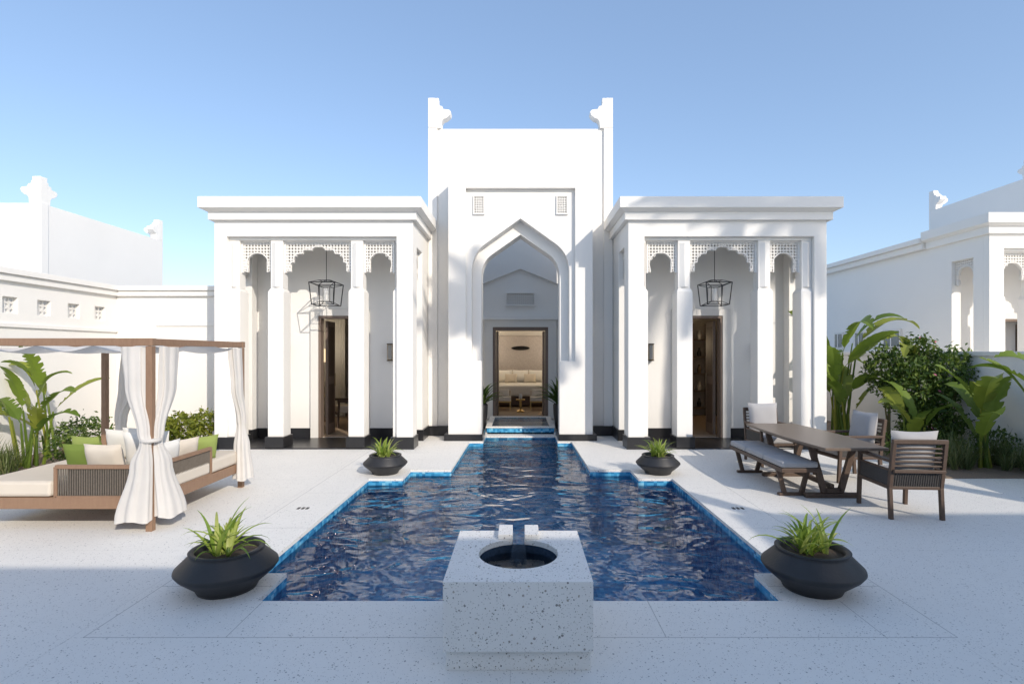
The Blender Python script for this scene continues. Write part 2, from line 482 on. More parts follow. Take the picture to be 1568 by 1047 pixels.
    mb.obj('door_leaves', parent)

def room(parent, s):
    tf = lambda v: Vector((s*v.x, v.y, v.z))
    mb = MB(tf)
    mb.box(1.85, 5.0, 10.3, 14.0, .0, .04, M['floorw'])
    mb.box(1.80, 5.08, 14.0, 14.15, 0, 3.8, M['room'])
    mb.box(1.80, 1.90, 10.52, 14.0, 0, 3.8, M['room'])
    mb.box(4.98, 5.08, 10.52, 14.0, 0, 3.8, M['room'])
    mb.box(1.80, 5.08, 10.3, 14.15, 2.75, 2.8, M['wfab'])
    mb.obj('room_shell', parent)
    mb = MB(tf)
    mb.box(5.081, 5.085, 10.52, 14.15, 0, 3.8, W)
    mb.box(1.79, 5.085, 10.5, 14.16, 3.8, 3.9, W)
    mb.obj('villa_wing', parent)

villa = empty('white_villa')
pavilion(villa, 1); pavilion(villa, -1)
room(villa, 1); room(villa, -1)

# ------------------------------------------------------------------ central tower and portal
def og_arch(hw, zs, apex, n=10):
    L = [(-hw, zs)]
    kx, kz = hw*.72, zs+(apex-zs)*.52
    for i in range(1, n+1):
        t = i/n
        x = (1-t)**2*hw+2*t*(1-t)*hw*.985+t*t*kx
        z = (1-t)**2*zs+2*t*(1-t)*(zs+(kz-zs)*.66)+t*t*kz
        L.append((-x, z))
    L.append((0, apex))
    return L+[(-x, z) for x, z in reversed(L[:-1])]

mb = MB()
mb.plate([[(-1.32, 0), (-.71, 0), (-.71, 1.45), (-1.0, 1.45), (-1.0, 4.606), (1.0, 4.606), (1.0, 1.45), (.71, 1.45), (.71, 0), (1.32, 0), (1.32, 4.92), (-1.32, 4.92)]], 'XZ', 9.9, 9.99, W)
a1 = og_arch(.90, 3.1, 4.07)
mb.plate([[(-1.318, 0), (-.712, 0), (-.712, 1.44), (-.90, 1.44)]+a1+[(.90, 1.44), (.712, 1.44), (.712, 0), (1.318, 0), (1.318, 4.918), (-1.318, 4.918)]], 'XZ', 9.99, 10.20, W)
a2 = og_arch(.735, 3.05, 3.82)
mb.plate([[(-1.316, 0), (-.735, 0)]+a2+[(.735, 0), (1.316, 0), (1.316, 4.916), (-1.316, 4.916)]], 'XZ', 10.20, 10.60, W)
mb.obj('entrance_portal', villa, bevel=.006)
mb = MB()
for sx in (-1, 1):
    a, b = sorted((sx*.66, sx*.87))
    lattice(mb, a+.025, b-.025, 4.165, 4.465, None, 'XZ', 9.965, 9.985, W2, .04)
    mb.plate([[(a, 4.14), (b, 4.14), (b, 4.49), (a, 4.49)], [(a+.02, 4.16), (b-.02, 4.16), (b-.02, 4.47), (a+.02, 4.47)]], 'XZ', 9.955, 9.99, W)
mb.obj('portal_grilles', villa)
mb = MB()
for sx in (-1, 1):
    mb.plate([[(sx*.69, 9.84), (sx*1.39, 9.84), (sx*1.39, 10.62), (sx*.69, 10.62)]], 'XY', 0, .115, BK)
    mb.box(*sorted((sx*1.39, sx*1.76)), 10.44, 10.6, 0, .19, BK)
mb.obj('portal_plinth', villa, bevel=.004)
mb = MB()
mb.plate([[(-1.775, 0), (-1.25, 0), (-1.25, 4.3), (1.25, 4.3), (1.25, 0), (1.775, 0), (1.775, 5.94), (-1.775, 5.94)]], 'XZ', 10.52, 10.78, W)
for sx in (-1, 1):
    mb.box(*sorted((sx*1.61, sx*1.785)), 10.47, 10.519, 0, 5.96, W)
    mb.box(*sorted((sx*1.62, sx*1.774)), 10.78, 13.0, 0, 3.95, W)
    mb.box(*sorted((sx*1.40, sx*1.774)), 10.781, 11.6, 3.95, 5.938, W)
    horn(mb, sx*1.785, 10.47, 5.94, -sx, 1, .2)
mb.plate([[(-1.774, 0), (-.62, 0), (-.62, 2.17), (.62, 2.17), (.62, 0), (1.774, 0), (1.774, 4.75), (-1.774, 4.75)]], 'XZ', 13.0, 13.25, W)
mb.plate([[(-1.62, 2.5), (-1.62, 2.95), (0, 3.60), (1.62, 2.95), (1.62, 2.5), (1.62, 4.74), (-1.62, 4.74)]], 'XZ', 12.93, 13.0, W)
mb.box(-1.62, 1.62, 12.86, 12.999, 2.38, 2.45, W)
mb.plate([[(-.86, .03), (-.66, .03), (-.66, 2.21), (.66, 2.21), (.66, .03), (.86, .03), (.86, 2.38), (-.86, 2.38)]], 'XZ', 12.9, 13.0, W2)
mb.obj('central_tower', villa, bevel=.006)
mb = MB()
lattice(mb, -.33, .33, 2.75, 3.02, None, 'XZ', 12.96, 12.98, W2, .05)
mb.plate([[(-.36, 2.72), (.36, 2.72), (.36, 3.05), (-.36, 3.05)], [(-.33, 2.75), (.33, 2.75), (.33, 3.02), (-.33, 3.02)]], 'XZ', 12.94, 13.0, W)
mb.plate([[(-.66, .03), (-.59, .03), (-.59, 2.13), (.59, 2.13), (.59, .03), (.66, .03), (.66, 2.209), (-.66, 2.209)]], 'XZ', 12.92, 13.2, M['door'])
for sx in (-1, 1):
    mb.box(*sorted((sx*.59, sx*.55)), 13.26, 13.85, .06, 2.12, M['door'])
mb.obj('bedroom_door', villa)
mb = MB()
mb.box(-2.4, 2.4, 13.25, 17.6, 0, .05, M['floorw'])
mb.box(-2.4, 2.4, 17.6, 17.7, 0, 3, M['room'])
mb.box(-2.5, -2.4, 14.16, 17.7, 0, 3, M['room']); mb.box(2.4, 2.5, 14.16, 17.7, 0, 3, M['room'])
mb.box(-2.5, 2.5, 13.25, 17.7, 2.6, 2.7, M['wfab'])
mb.box(-2.5, -.7, 13.252, 13.3, 0, 2.6, M['room']); mb.box(.7, 2.5, 13.252, 13.3, 0, 2.6, M['room'])
mb.box(-.95, .95, 17.55, 17.6, .05, 2.15, M['panel'])
mb.obj('bedroom_shell', villa)

# ------------------------------------------------------------------ interior furniture
def pillow(mb, c, w, h, t, rot, mat, n=12):
    vs = []; fs = []
    for sgn in (1, -1):
        for i in range(n+1):
            for j in range(n+1):
                u = -1+2*i/n; v = -1+2*j/n
                e = max(0, (1-abs(u)**2.6))*max(0, (1-abs(v)**2.6))
                pin = 1-.07*(1-abs(u)**2)*abs(v)**3-.07*(1-abs(v)**2)*abs(u)**3
                wr = 1+.06*math.sin(u*5+c[0]*30)*math.sin(v*4+c[1]*20)
                p = Vector((u*w/2*pin, sgn*t/2*e**.42*wr, v*h/2*pin))
                vs.append(Vector(c)+rot @ p)
    m = (n+1)**2
    for k in (0, 1):
        for i in range(n):
            for j in range(n):
                a = k*m+i*(n+1)+j
                q = (a, a+1, a+n+2, a+n+1)
                fs.append(q if k == 0 else q[::-1])
    mb.add(vs, fs, mat)
def rot(x=0, y=0, z=0):
    return (Matrix.Rotation(math.radians(z), 3, 'Z') @ Matrix.Rotation(math.radians(y), 3, 'Y') @ Matrix.Rotation(math.radians(x), 3, 'X'))

bed = empty('double_bed')
mb = MB()
mb.box(-.85, .85, 15.6, 17.5, .08, .35, M['dwood']); mb.box(-.95, .95, 17.48, 17.54, .1, 1.0, M['beige'])
mb.obj('bed_frame', bed, bevel=.02)
mb = MB()
mb.box(-.83, .83, 15.55, 17.45, .35, .66, M['wfab'])
mb.obj('mattress', bed, bevel=.06)
mb = MB()
for x in (-.52, 0, .52):
    pillow(mb, (x, 17.2, .86), .5, .4, .16, rot(-15), M['wfab'])
for x in (-.3, .3): pillow(mb, (x, 17.0, .80), .38, .3, .14, rot(-20), M['beige'])
mb.obj('pillows', bed, smooth=True)
for sx in (-1, 1):
    e = empty('bedroom_bench')
    mb = MB(tfm((sx*.46, 14.9, 0)))
    mb.box(-.2, .2, -.22, .22, .25, .29, M['gold'])
    for x in (-.18, .18):
        for y in (-.2, .2): mb.bar((x, y, .05), (x, y, .27), .025, M['gold'])
    mb.obj('frame', e)
    mb = MB(tfm((sx*.46, 14.9, 0)))
    mb.box(-.19, .19, -.21, .2, .29, .40, M['wfab']); mb.box(-.2, .2, .2, .25, .25, .56, M['beige']); pillow(mb, (0, .12, .5), .3, .2, .1, rot(-12), M['wfab'])
    mb.obj('cushions', e, bevel=.02)
t = empty('brass_side_table')
mb = MB(); mb.lathe([(.01, .05), (.10, .05), (.10, .08), (.03, .12), (.03, .34), (.12, .36), (.12, .39), (.01, .39)], (0, 14.2, 0), 20, M['gold']); mb.obj('table', t, smooth=False)
mb = MB(); mb.lathe([(.01, .39), (.04, .40), (.05, .47), (.03, .52), (.001, .52)], (0, 14.2, 0), 16, M['wfab']); mb.obj('vase', t, smooth=True)
w = empty('wall_art')
mb = MB(); mb.lathe([(.001, 0), (.25, 0), (.27, .02), (.25, .05), (.001, .05)], (0, 0, 0), 24, M['metal'])
o = mb.obj('oval_relief', w); o.rotation_euler = (PI/2, 0, 0); o.scale = (1.1, .25, 1); o.location = (0, 17.55, 1.75)

def armchair_in(loc, rz):
    e = empty('lounge_armchair')
    mb = MB(tfm(loc, rz))
    for x in (-.3, .3):
        mb.bar((x, -.28, 0), (x, -.25, .55), .04, M['dwood']); mb.bar((x, .28, 0), (x, .34, .8), .04, M['dwood'])
        mb.bar((x, -.28, .55), (x, .32, .52), .045, M['dwood'])
    mb.bar((-.3, -.26, .28), (.3, -.26, .28), .04, M['dwood'])
    mb.obj('frame', e)
    mb = MB(tfm(loc, rz)); mb.box(-.27, .27, -.27, .28, .3, .44, M['beige']); pillow(mb, (0, .25, .65), .52, .45, .14, rot(-14), M['beige'])
    pillow(mb, (0, .12, .57), .34, .28, .12, rot(-20), M['dwood'])
    mb.obj('cushions', e, bevel=.02)
armchair_in((-3.72, 11.7, .04), math.radians(-60))

def floor_curtain(name, x0, x1, y, z0, z1, mat, amp=.03, n=12):
    e = empty(name); mb = MB(); vs = []; fs = []
    N = n*8
    for k in range(2):
        for i in range(N+1):
            t = i/N; vs.append((x0+(x1-x0)*t, y+amp*math.sin(t*n*2*PI), (z0, z1)[k]))
    fs = [(i, i+1, N+2+i, N+1+i) for i in range(N)]
    mb.add(vs, fs, mat); mb.obj('cloth', e, smooth=True)
floor_curtain('sheer_curtain', -4.05, -3.55, 12.9, .04, 2.7, M['wfab'])
floor_curtain('sheer_curtain', -4.9, -4.3, 13.3, .04, 2.7, M['wfab'])
# right room: narrow display niche, mostly plain warm wall
sh = empty('display_shelf')
mb = MB()
mb.box(4.28, 4.62, 13.6, 13.9, .04, 2.3, M['room'])
for i in range(5):
    z = .25+i*.42
    mb.lathe([(.001, 0), (.04, 0), (.055, .1), (.02, .18), (.03, .22), (.001, .22)], (4.45, 13.5, z), 12, (M['pot'], M['wfab'], M['bronze'])[i % 3])
    mb.box(4.3, 4.6, 13.42, 13.599, z-.02, z, M['door'])
for x in (4.26, 4.62): mb.box(x, x+.025, 13.4, 13.6, .04, 2.32, M['door'])
mb.obj('shelf_unit', sh)

def room_fill_lamp(loc, power, h=1.5, col=(1, .86, .68)):
    e = empty('room_fill_lamp')
    mb = MB(); mb.lathe([(.001, 0), (.14, 0), (.14, .02), (.012, .03), (.012, h-.1)], loc, 16, M['bronze']); mb.obj('stand', e)
    mb = MB(); mb.lathe([(.17, h-.15), (.13, h+.15)], loc, 24, M['shade']); mb.obj('lampshade', e, smooth=True)
    L = bpy.data.lights.new('room_fill_light', 'POINT'); L.energy = power; L.color = col; L.shadow_soft_size = .08
    o = bpy.data.objects.new('room_fill_light', L); scene.collection.objects.link(o); o.location = (loc[0], loc[1], loc[2]+h+.25); o.parent = e
room_fill_lamp((3.2, 12.9, .04), 13, col=(1, .78, .52))
room_fill_lamp((-4.5, 12.4, .04), 12)  # lamp added only to brighten the closed left room
room_fill_lamp((1.35, 16.6, .05), 34)  # unseen pair of added lamps, in place of daylight from bedroom side windows
room_fill_lamp((-1.35, 16.6, .05), 34)

# ------------------------------------------------------------------ lanterns & sconces
def lantern(x):
    e = empty('hanging_lantern'); mb = MB(tfm((x, 9.58, 0)))
    k = M['metal']
    mb.cyl((0, 0, 2.86), (0, 0, 3.61), .006, .006, 8, k); mb.lathe([(.001, 3.6), (.05, 3.6), (.05, 3.62)], (0, 0, 0), 12, k)
    t, b = .19, .225
    def ring(r, z, w):
        c = [(-r, -r, z), (r, -r, z), (r, r, z), (-r, r, z)]
        for i in range(4): mb.bar(c[i], c[(i+1) % 4], w, k)
        return c
    top = ring(.10, 2.87, .010); mid = ring(b, 2.82, .013); bot = ring(t, 2.44, .013)
    for i in range(4): mb.bar(mid[i], bot[i], .013, k); mb.bar(top[i], mid[i], .010, k)
    for a in top: mb.bar(a, (0, 0, 2.88), .008, k)
    i1 = ring(.09, 2.76, .008); i2 = ring(.09, 2.50, .008)
    for a, c in zip(i1, i2): mb.bar(a, c, .008, k)
    for a, c in zip(i2, bot): mb.bar(a, c, .008, k)
    for a, c in zip(i1, mid): mb.bar(a, c, .008, k)
    mb.obj('lantern_frame', e)
    mb = MB(tfm((x, 9.58, 0)))
    mb.lathe([(.055, 2.51), (.055, 2.74)], (0, 0, 0), 16, M['lglass']); mb.cyl((0, 0, 2.5), (0, 0, 2.62), .02, .02, 10, M['wfab'])
    mb.obj('lantern_glass', e, smooth=True)
lantern(-3.43); lantern(3.43)
for x in (-4.36, -2.41, 2.41, 4.36):
    e = empty('wall_sconce'); mb = MB()
    mb.box(x-.05, x+.05, 10.0, 10.1, 1.46, 1.76, M['bronze'])
    mb.box(x-.035, x+.035, 9.985, 10.0, 1.48, 1.74, M['lglass'])
    mb.box(x-.055, x+.055, 9.98, 10.1, 1.755, 1.77, M['metal']); mb.box(x-.055, x+.055, 9.98, 10.1, 1.45, 1.465, M['metal'])
    mb.obj('sconce_body', e, bevel=.004)

# ------------------------------------------------------------------ pool, terrace
right = [(1.70, 3.5), (1.70, 3.94), (1.93, 3.94), (1.93, 6.9), (1.50, 6.9), (1.50, 7.42), (.95, 7.42), (.92, 9.76), (.67, 9.76), (.67, 10.9)]
pool = right+[(-x, y) for x, y in reversed(right)]
terr = MB()
big = [(-70, -70), (70, -70), (70, 90), (-70, 90)]
terr.sheet([big, pool], 0, M['terr'])
terr.obj('terrace_ground', recalc=False)
mb = MB(); n = len(pool)
DP = -.85
for i in range(n):
    a, b = pool[i], pool[(i+1) % n]
    mb.add([(*a, -.03), (*b, -.03), (*b, DP), (*a, DP)], [(0, 1, 2, 3)], M['mosaic'])
    mb.add([(*a, 0), (*b, 0), (*b, -.03), (*a, -.03)], [(0, 1, 2, 3)], M['block'])
mb.sheet([pool], DP, M['mosaic'])
mb.box(-.66, .66, 9.9, 10.88, DP+.01, -.25, M['mosaic'])
for sx in (-1, 1):
    mb.box(*sorted((sx*1.05, sx*1.49)), 6.95, 7.41, DP+.01, -.35, M['mosaic'])
po = mb.obj('pool_basin', recalc=False)
mb = MB()
mb.sheet([pool], -.085, M['water'])
mb.obj('pool_water', recalc=False)
rb = empty('raised_water_basin')
mb = MB()
mb.plate([[(-.68, 10.9), (.68, 10.9), (.68, 12.7), (-.68, 12.7)], [(-.6, 10.98), (.6, 10.98), (.6, 12.62), (-.6, 12.62)]], 'XY', -.12, .09, M['mosaic'])
mb.plate([[(-.7, 10.885), (.7, 10.885), (.7, 12.72), (-.7, 12.72)], [(-.59, 11.0), (.59, 11.0), (.59, 12.6), (-.59, 12.6)]], 'XY', .09, .115, M['block'])
mb.box(-.6, .6, 10.98, 12.62, -.1, -.05, M['mosaic'])
mb.box(-.668, .668, 10.62, 10.898, -.2, -.06, M['mosaic']); mb.box(-.669, .669, 10.60, 10.899, -.06, -.03, M['block'])
mb.obj('basin_walls', rb, bevel=.003)
mb = MB(); mb.sheet([[(-.6, 10.98), (.6, 10.98), (.6, 12.62), (-.6, 12.62)]], .085, M['fwater']); mb.obj('basin_water', rb, recalc=False)

# ------------------------------------------------------------------ terrazzo fountain
f = empty('stone_fountain')
cx, cy, r = -.012, 3.09, .225
circ = []
a0 = math.asin(.037/r)
N = 64
for i in range(N+1):
    a = PI/2-a0-(2*PI-2*a0)*i/N
    circ.append((cx+r*math.cos(a), cy+r*math.sin(a)))
loop = [(cx-.375, 2.70), (cx+.375, 2.70), (cx+.375, 3.48), (cx+.037, 3.48)]+circ+[(cx-.037, 3.48), (cx-.375, 3.48)]
mb = MB(); mb.plate([loop], 'XY', .112, .46, M['block'])
mb.obj('fountain_block', f, bevel=.004)
mb = MB(); mb.box(cx-.366, cx+.366, 2.735, 3.45, 0, .111, M['block']); mb.obj('fountain_plinth', f, bevel=.003)
mb = MB()
for a, b in ((cx-.125, cx-.038), (cx+.038, cx+.125)): mb.box(a, b, 3.31, 3.50, .461, .492, M['block'])
mb.obj('spout_blocks', f, bevel=.003)
mb = MB()
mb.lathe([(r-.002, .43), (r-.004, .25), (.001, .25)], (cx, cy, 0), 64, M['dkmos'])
mb.box(cx-.036, cx+.036, 3.318, 3.478, .3, .43, M['mosaic'])
mb.obj('basin_lining', f, smooth=False)
mb = MB()
mb.sheet([[(cx+.22*math.cos(2*PI*i/48), cy+.22*math.sin(2*PI*i/48)) for i in range(48)]], .385, M['fwater'])
P = [(3.475, .447), (3.31, .445), (3.27, .44), (3.22, .425), (3.18, .405), (3.16, .386)]
vs = []
for i, (y, z) in enumerate(P):
    for k in range(7):
        u = -1+2*k/6; vs.append((cx+u*(.034+.003*i), y+.008*math.sin(k*2.1), z+.005*math.cos(k*1.7+i)))
mb.add(vs, [(i*7+k, i*7+k+7, i*7+k+8, i*7+k+1) for i in range(5) for k in range(6)], M['fwater'])
mb.obj('fountain_water', f, smooth=True, recalc=False)

# ------------------------------------------------------------------ plants
def blades(mb, c, n, L, mat, w=.012, spread=.08, e0=(35, 85), droop=1.2, seg=6):
    for i in range(n):
        az = R.uniform(0, 2*PI); el = math.radians(R.uniform(*e0)); l = L*R.uniform(.55, 1.1)
        p = Vector((c[0]+R.uniform(-1, 1)*spread, c[1]+R.uniform(-1, 1)*spread, c[2]))
        side = Vector((-math.sin(az), math.cos(az), 0)); pts = []; ws = []
        dr = droop*R.uniform(.5, 1.3)
        for k in range(seg+1):
            t = k/seg; pts.append(p.copy()); ws.append(w*(1-t**2.2)*(.6+.8*min(1, t*3))+.0006)
            e = el-dr*t*t
            p = p+Vector((math.cos(az)*math.cos(e), math.sin(az)*math.cos(e), math.sin(e)))*l/seg
        mb.strip(pts, ws, side, mat, .5)

def pot(x, y, sc=1.0):
    e = empty('potted_plant')
    prof = [(.001, 0), (.185, 0), (.195, .02), (.20, .035), (.30, .12), (.322, .15), (.318, .165), (.235, .245), (.228, .262), (.236, .27), (.228, .276), (.20, .272), (.195, .24), (.19, .225)]
    mb = MB(tfm((x, y, 0), 0, sc)); mb.lathe(prof, (0, 0, 0), 64, M['pot']); o = mb.obj('bowl', e, smooth=True)
    mb = MB(tfm((x, y, 0), 0, sc)); mb.lathe([(.194, .235), (.1, .245), (.001, .25)], (0, 0, 0), 24, M['soil'])
    mb.obj('soil', e)
    mb = MB(tfm((x, y, 0), 0, sc))
    for k in range(5):
        a = k*1.25+R.random(); rr = .08 if k else 0
        blades(mb, (rr*math.cos(a), rr*math.sin(a), .235), 11, .36, M['spike'], .011, .02, (30, 82), 1.45, 8)
    mb.obj('leaves', e, recalc=False)
pot(-2.0, 3.70); pot(1.99, 3.70); pot(-1.80, 7.22, .9); pot(1.83, 7.22, .9)

def banana(mb, loc, n, H, L, w, seed, lean=0.35):
    rr = random.Random(seed)
    base = Vector(loc)
    for i in range(n):
        az = rr.uniform(0, 2*PI); t0 = rr.uniform(.35, 1)
        hh = H*t0*.55
        p0 = base+Vector((rr.uniform(-.15, .15), rr.uniform(-.15, .15), 0))
        top = p0+Vector((math.cos(az)*hh*lean*.4, math.sin(az)*hh*lean*.4, hh))
        mb.cyl(p0, top, .024, .012, 6, M['leafb'])
        el = math.radians(rr.uniform(40, 80)); dr = rr.uniform(.5, 1.9); l = L*rr.uniform(.7, 1.15)
        side = Vector((-math.sin(az), math.cos(az), 0)).normalized()
        tw = rr.uniform(-.6, .6); side = (side+Vector((0, 0, tw))).normalized()
        p = top; pts = []; ws = []; ws2 = []; S = 34
        for k in range(S+1):
            t = k/S; pts.append(p.copy())
            prof = 0.03 if t < .1 else max(0, math.sin(PI*min(1, (t-.1)/.9)**.75))**.6
            def tear(): return rr.uniform(.90, 1.05)*(.45 if rr.random() < .12 else 1)
            ws.append(w*prof*tear()+.004); ws2.append(w*prof*tear()+.004)
            e = el-dr*t*t
            p = p+Vector((math.cos(az)*math.cos(e), math.sin(az)*math.cos(e), math.sin(e)))*l/S
        mb.strip(pts, ws, side, M['leafb'], .35, ws2)
def bananaplant(loc, n, H, L, w, seed):
    e = empty('banana_plant'); mb = MB(); banana(mb, loc, n, H, L, w, seed); mb.obj('stems_and_leaves', e, recalc=False)

def bush(name, blobs, n, size, mat, flowers=0):
    e = empty(name); mb = MB(); tot = sum(b[3]*b[4]*b[5] for b in blobs)
    def leaf(p, s, mat):
        d = Vector((R.gauss(0, 1), R.gauss(0, 1), R.gauss(0, .7)+.3)).normalized()
        a = d.orthogonal().normalized(); a = Quaternion(d, R.uniform(0, 6.28)) @ a; b = d.cross(a)
        mb.add([p-a*s, p+b*s*.42+d*s*.12, p+a*s, p-b*s*.42+d*s*.12], [(0, 1, 2), (0, 2, 3)], mat)
    for b in blobs:
        k = int(n*b[3]*b[4]*b[5]/tot)
        for i in range(k):
            d = Vector((R.gauss(0, 1), R.gauss(0, 1), R.gauss(0, 1))).normalized()
            rad = R.uniform(.3, 1.05)**.5*(1+.22*math.sin(d.x*7+b[0]*5)*math.sin(d.z*6+d.y*5+b[2]*4))
            if R.random() < .04: rad *= 1.25
            p = Vector((b[0]+d.x*rad*b[3], b[1]+d.y*rad*b[4], b[2]+d.z*rad*b[5]))
            if p.z < .02: continue
            leaf(p, size*R.uniform(.6, 1.3), mat)
    for i in range(flowers):
        b = R.choice(blobs); d = Vector((R.gauss(0, 1), -abs(R.gauss(0, 1)), R.gauss(0, 1))).normalized()
        leaf(Vector((b[0]+d.x*b[3], b[1]+d.y*b[4], b[2]+d.z*b[5])), size*.7, M['pink'])
    mb.obj('foliage', e, recalc=False)
    mb = MB()
    for b in blobs:
        for k in range(3):
            mb.cyl((b[0]+R.uniform(-.1, .1), b[1], 0), (b[0]+R.uniform(-.5, .5)*b[3], b[1]+R.uniform(-.3, .3)*b[4], b[2]+b[5]*.3), .018, .006, 6, M['stem'])
    mb.obj('stems', e)

def grass_mass(name, rects, n, L):
    e = empty(name); mb = MB()
    for i in range(n):
        x0, x1, y0, y1 = R.choice(rects)
        blades(mb, (R.uniform(x0, x1), R.uniform(y0, y1), .02), 26, L*R.uniform(.6, 1.15), M['grass'], .004, .04, (50, 88), 1.0, 5)
    mb.obj('blades', e, recalc=False)

mb = MB(); mb.box(5.42, 7.2, 6.9, 13.0, 0, .015, M['mulch']); mb.obj('planting_bed_soil')
mb = MB(); mb.box(-7.6, -6.35, 3.0, 10.2, 0, .015, M['mulch']); mb.box(-6.35, -5.2, 8.45, 10.2, 0, .014, M['mulch']); mb.obj('planting_bed_soil')
bananaplant((5.75, 9.7, 0), 10, 2.1, 1.0, .125, 3)
bananaplant((5.85, 10.0, 0), 9, 3.3, 1.25, .14, 11)
bananaplant((6.45, 7.5, 0), 8, 1.6, 1.1, .14, 5)
bananaplant((6.0, 8.2, 0), 6, 1.1, .8, .11, 8)
bananaplant((7.0, 9.6, 0), 6, 2.9, 1.1, .13, 33)
bush('bougainvillea_bush', [(6.5, 8.9, 1.0, .45, .4, .55), (6.95, 8.8, 1.25, .35, .35, .45), (6.2, 9.2, 1.3, .32, .35, .42), (6.6, 8.7, .45, .5, .35, .4), (6.75, 9.2, 1.65, .28, .28, .25)], 8500, .042, M['leafd'], 14)
bush('hedge_shrub', [(5.55, 11.0, .8, .25, .6, .8), (5.55, 11.0, 1.5, .25, .5, .6)], 2500, .05, M['leafd'])
bush('low_shrub', [(5.75, 8.3, .2, .25, .25, .22), (6.9, 7.9, .25, .3, .3, .28), (6.3, 8.1, .22, .3, .25, .22)], 1600, .033, M['leafd'])
grass_mass('ornamental_grass', [(5.6, 6.2, 7.3, 7.9), (6.5, 7.1, 7.0, 8.0), (6.0, 7.0, 7.2, 7.7)], 36, .5)
bananaplant((6.95, 6.9, 0), 7, 1.8, 1.1, .14, 21)
bananaplant((-6.85, 7.6, 0), 9, 1.7, .8, .11, 14)
bananaplant((-7.1, 8.2, 0), 5, 1.9, .8, .11, 17)
bush('low_shrub', [(-6.5, 7.8, .28, .28, .25, .26), (-6.9, 8.6, .3, .4, .4, .3)], 1500, .035, M['leafd'])
bush('yellow_shrub', [(-5.6, 8.95, .33, .36, .3, .28), (-6.05, 9.15, .27, .3, .28, .24), (-5.35, 9.2, .42, .22, .22, .22)], 3000, .038, M['leafy'])
grass_mass('ornamental_grass', [(-7.3, -6.6, 6.9, 7.4)], 14, .5)
for sx in (-1, 1):
    e = empty('potted_palm'); mb = MB()
    mb.lathe([(.001, 0), (.09, 0), (.13, .3), (.14, .5), (.12, .52), (.11, .48), (.001, .47)], (sx*.83, 11.5, .0), 24, M['pot']); mb.obj('vase', e, smooth=True)
    mb = MB(); blades(mb, (sx*.83, 11.5, .48), 60, .66, M['leafd'], .03, .04, (30, 85), 1.3, 7); mb.obj('fronds', e, recalc=False)

# ------------------------------------------------------------------ perimeter walls
lw = empty('boundary_wall')
mb = MB()
sq = []
for k in range(10):
    yc = 9.8-k*.575
    sq.append([(yc-.12, 2.19), (yc+.12, 2.19), (yc+.12, 2.43), (yc-.12, 2.43)])
mb.plate([[(2.0, 0), (10.2, 0), (10.2, 2.72), (2.0, 2.72)]]+sq, 'YZ', -7.75, -7.6, W)
mb.box(-7.8, -5.09, 10.2, 10.35, 0, 2.72, W)
mb.box(-6.6, -5.5, 10.165, 10.199, .2, .35, W)
mb.plate([[(-6.95, .3), (-5.5, .3), (-5.5, 2.2), (-6.95, 2.2)], [(-6.85, .4), (-5.6, .4), (-5.6, 2.1), (-6.85, 2.1)]], 'XZ', 10.18, 10.2, W)
mb.obj('wall_panels', lw, bevel=.005)
mb = MB()
mb.box(-7.83, -7.54, 2.0, 10.14, 2.66, 2.76, W); mb.box(-7.86, -7.50, 2.0, 10.10, 2.762, 2.85, W)
mb.box(-7.83, -5.10, 10.142, 10.38, 2.66, 2.76, W); mb.box(-7.86, -5.10, 10.102, 10.40, 2.762, 2.85, W)
mb.box(-7.6, -7.57, 2.0, 10.2, 1.98, 2.04, W)
mb.obj('wall_coping', lw, bevel=.006)
mb = MB()
for q in sq: lattice(mb, q[0][0], q[1][0], 2.19, 2.43, None, 'YZ', -7.70, -7.66, W2, .08)
mb.obj('wall_grilles', lw)
rw = empty('garden_wall')
mb = MB(); mb.box(7.2, 7.35, 3.0, 13.0, 0, 1.55, W); mb.box(7.17, 7.38, 3.0, 13.0, 1.552, 1.62, W)
mb.box(5.09, 7.198, 12.9, 13.05, 0, 1.9, W)
mb.obj('wall_panels', rw, bevel=.006)

nl = empty('neighbour_villa')
mb = MB()
mb.box(-16, -9.3, 10.5, 14.1, 0, 4.5, W)
horn(mb, -9.3, 10.5, 4.5, -1, 1, .16, .9); horn(mb, -9.3, 14.1, 4.5, -1, -1, .16, .9)
mb.box(-9.299, -9.28, 10.49, 10.66, 0, 4.52, W)
mb.obj('tower_block', nl, bevel=.008)
nr = empty('neighbour_villa')
pavilion(nr, 1, 6.86, 1.0)
mb = MB()
mb.box(8.66, 12, 11.52, 19, 0, 3.8, W); mb.box(8.52, 12, 11.5, 19.1, 3.8, 3.92, W); mb.box(8.44, 12, 11.495, 19.2, 3.922, 4.03, W)
mb.box(11.0, 17, 11.7, 14.6, 0, 5.4, W)
horn(mb, 11.0, 14.6, 5.4, 1, -1, .16, .9); horn(mb, 11.0, 11.7, 5.4, 1, 1, .16, .7)
mb.obj('rear_wing', nr, bevel=.008)
mb = MB()
for (y0, y1) in ((12.3, 12.9), (13.6, 14.0), (14.5, 14.9)):
    mb.box(8.62, 8.659, y0, y1, 1.7, 2.15, W2); mb.box(8.61, 8.619, y0+.05, y1-.05, 1.75, 2.1, M['glass'])
    mb.box(8.60, 8.609, (y0+y1)/2-.015, (y0+y1)/2+.015, 1.75, 2.1, W)
mb.obj('side_windows', nr)
bv = empty('opposite_villa')
mb = MB()
mb.box(-3.2, 12.5, -6.5, -2.6, 0, 4.0, W)
mb.box(7.6, 12.4, -6.2, -2.7, 4.25, 5.3, W)
mb.box(-3.35, 12.6, -6.6, -2.45, 4.0, 4.25, W)
mb.plate([[(-1.5, 0), (1.5, 0), (1.5, 2.8), (0, 3.6), (-1.5, 2.8)]], 'XZ', -2.6, -2.55, M['glass'])
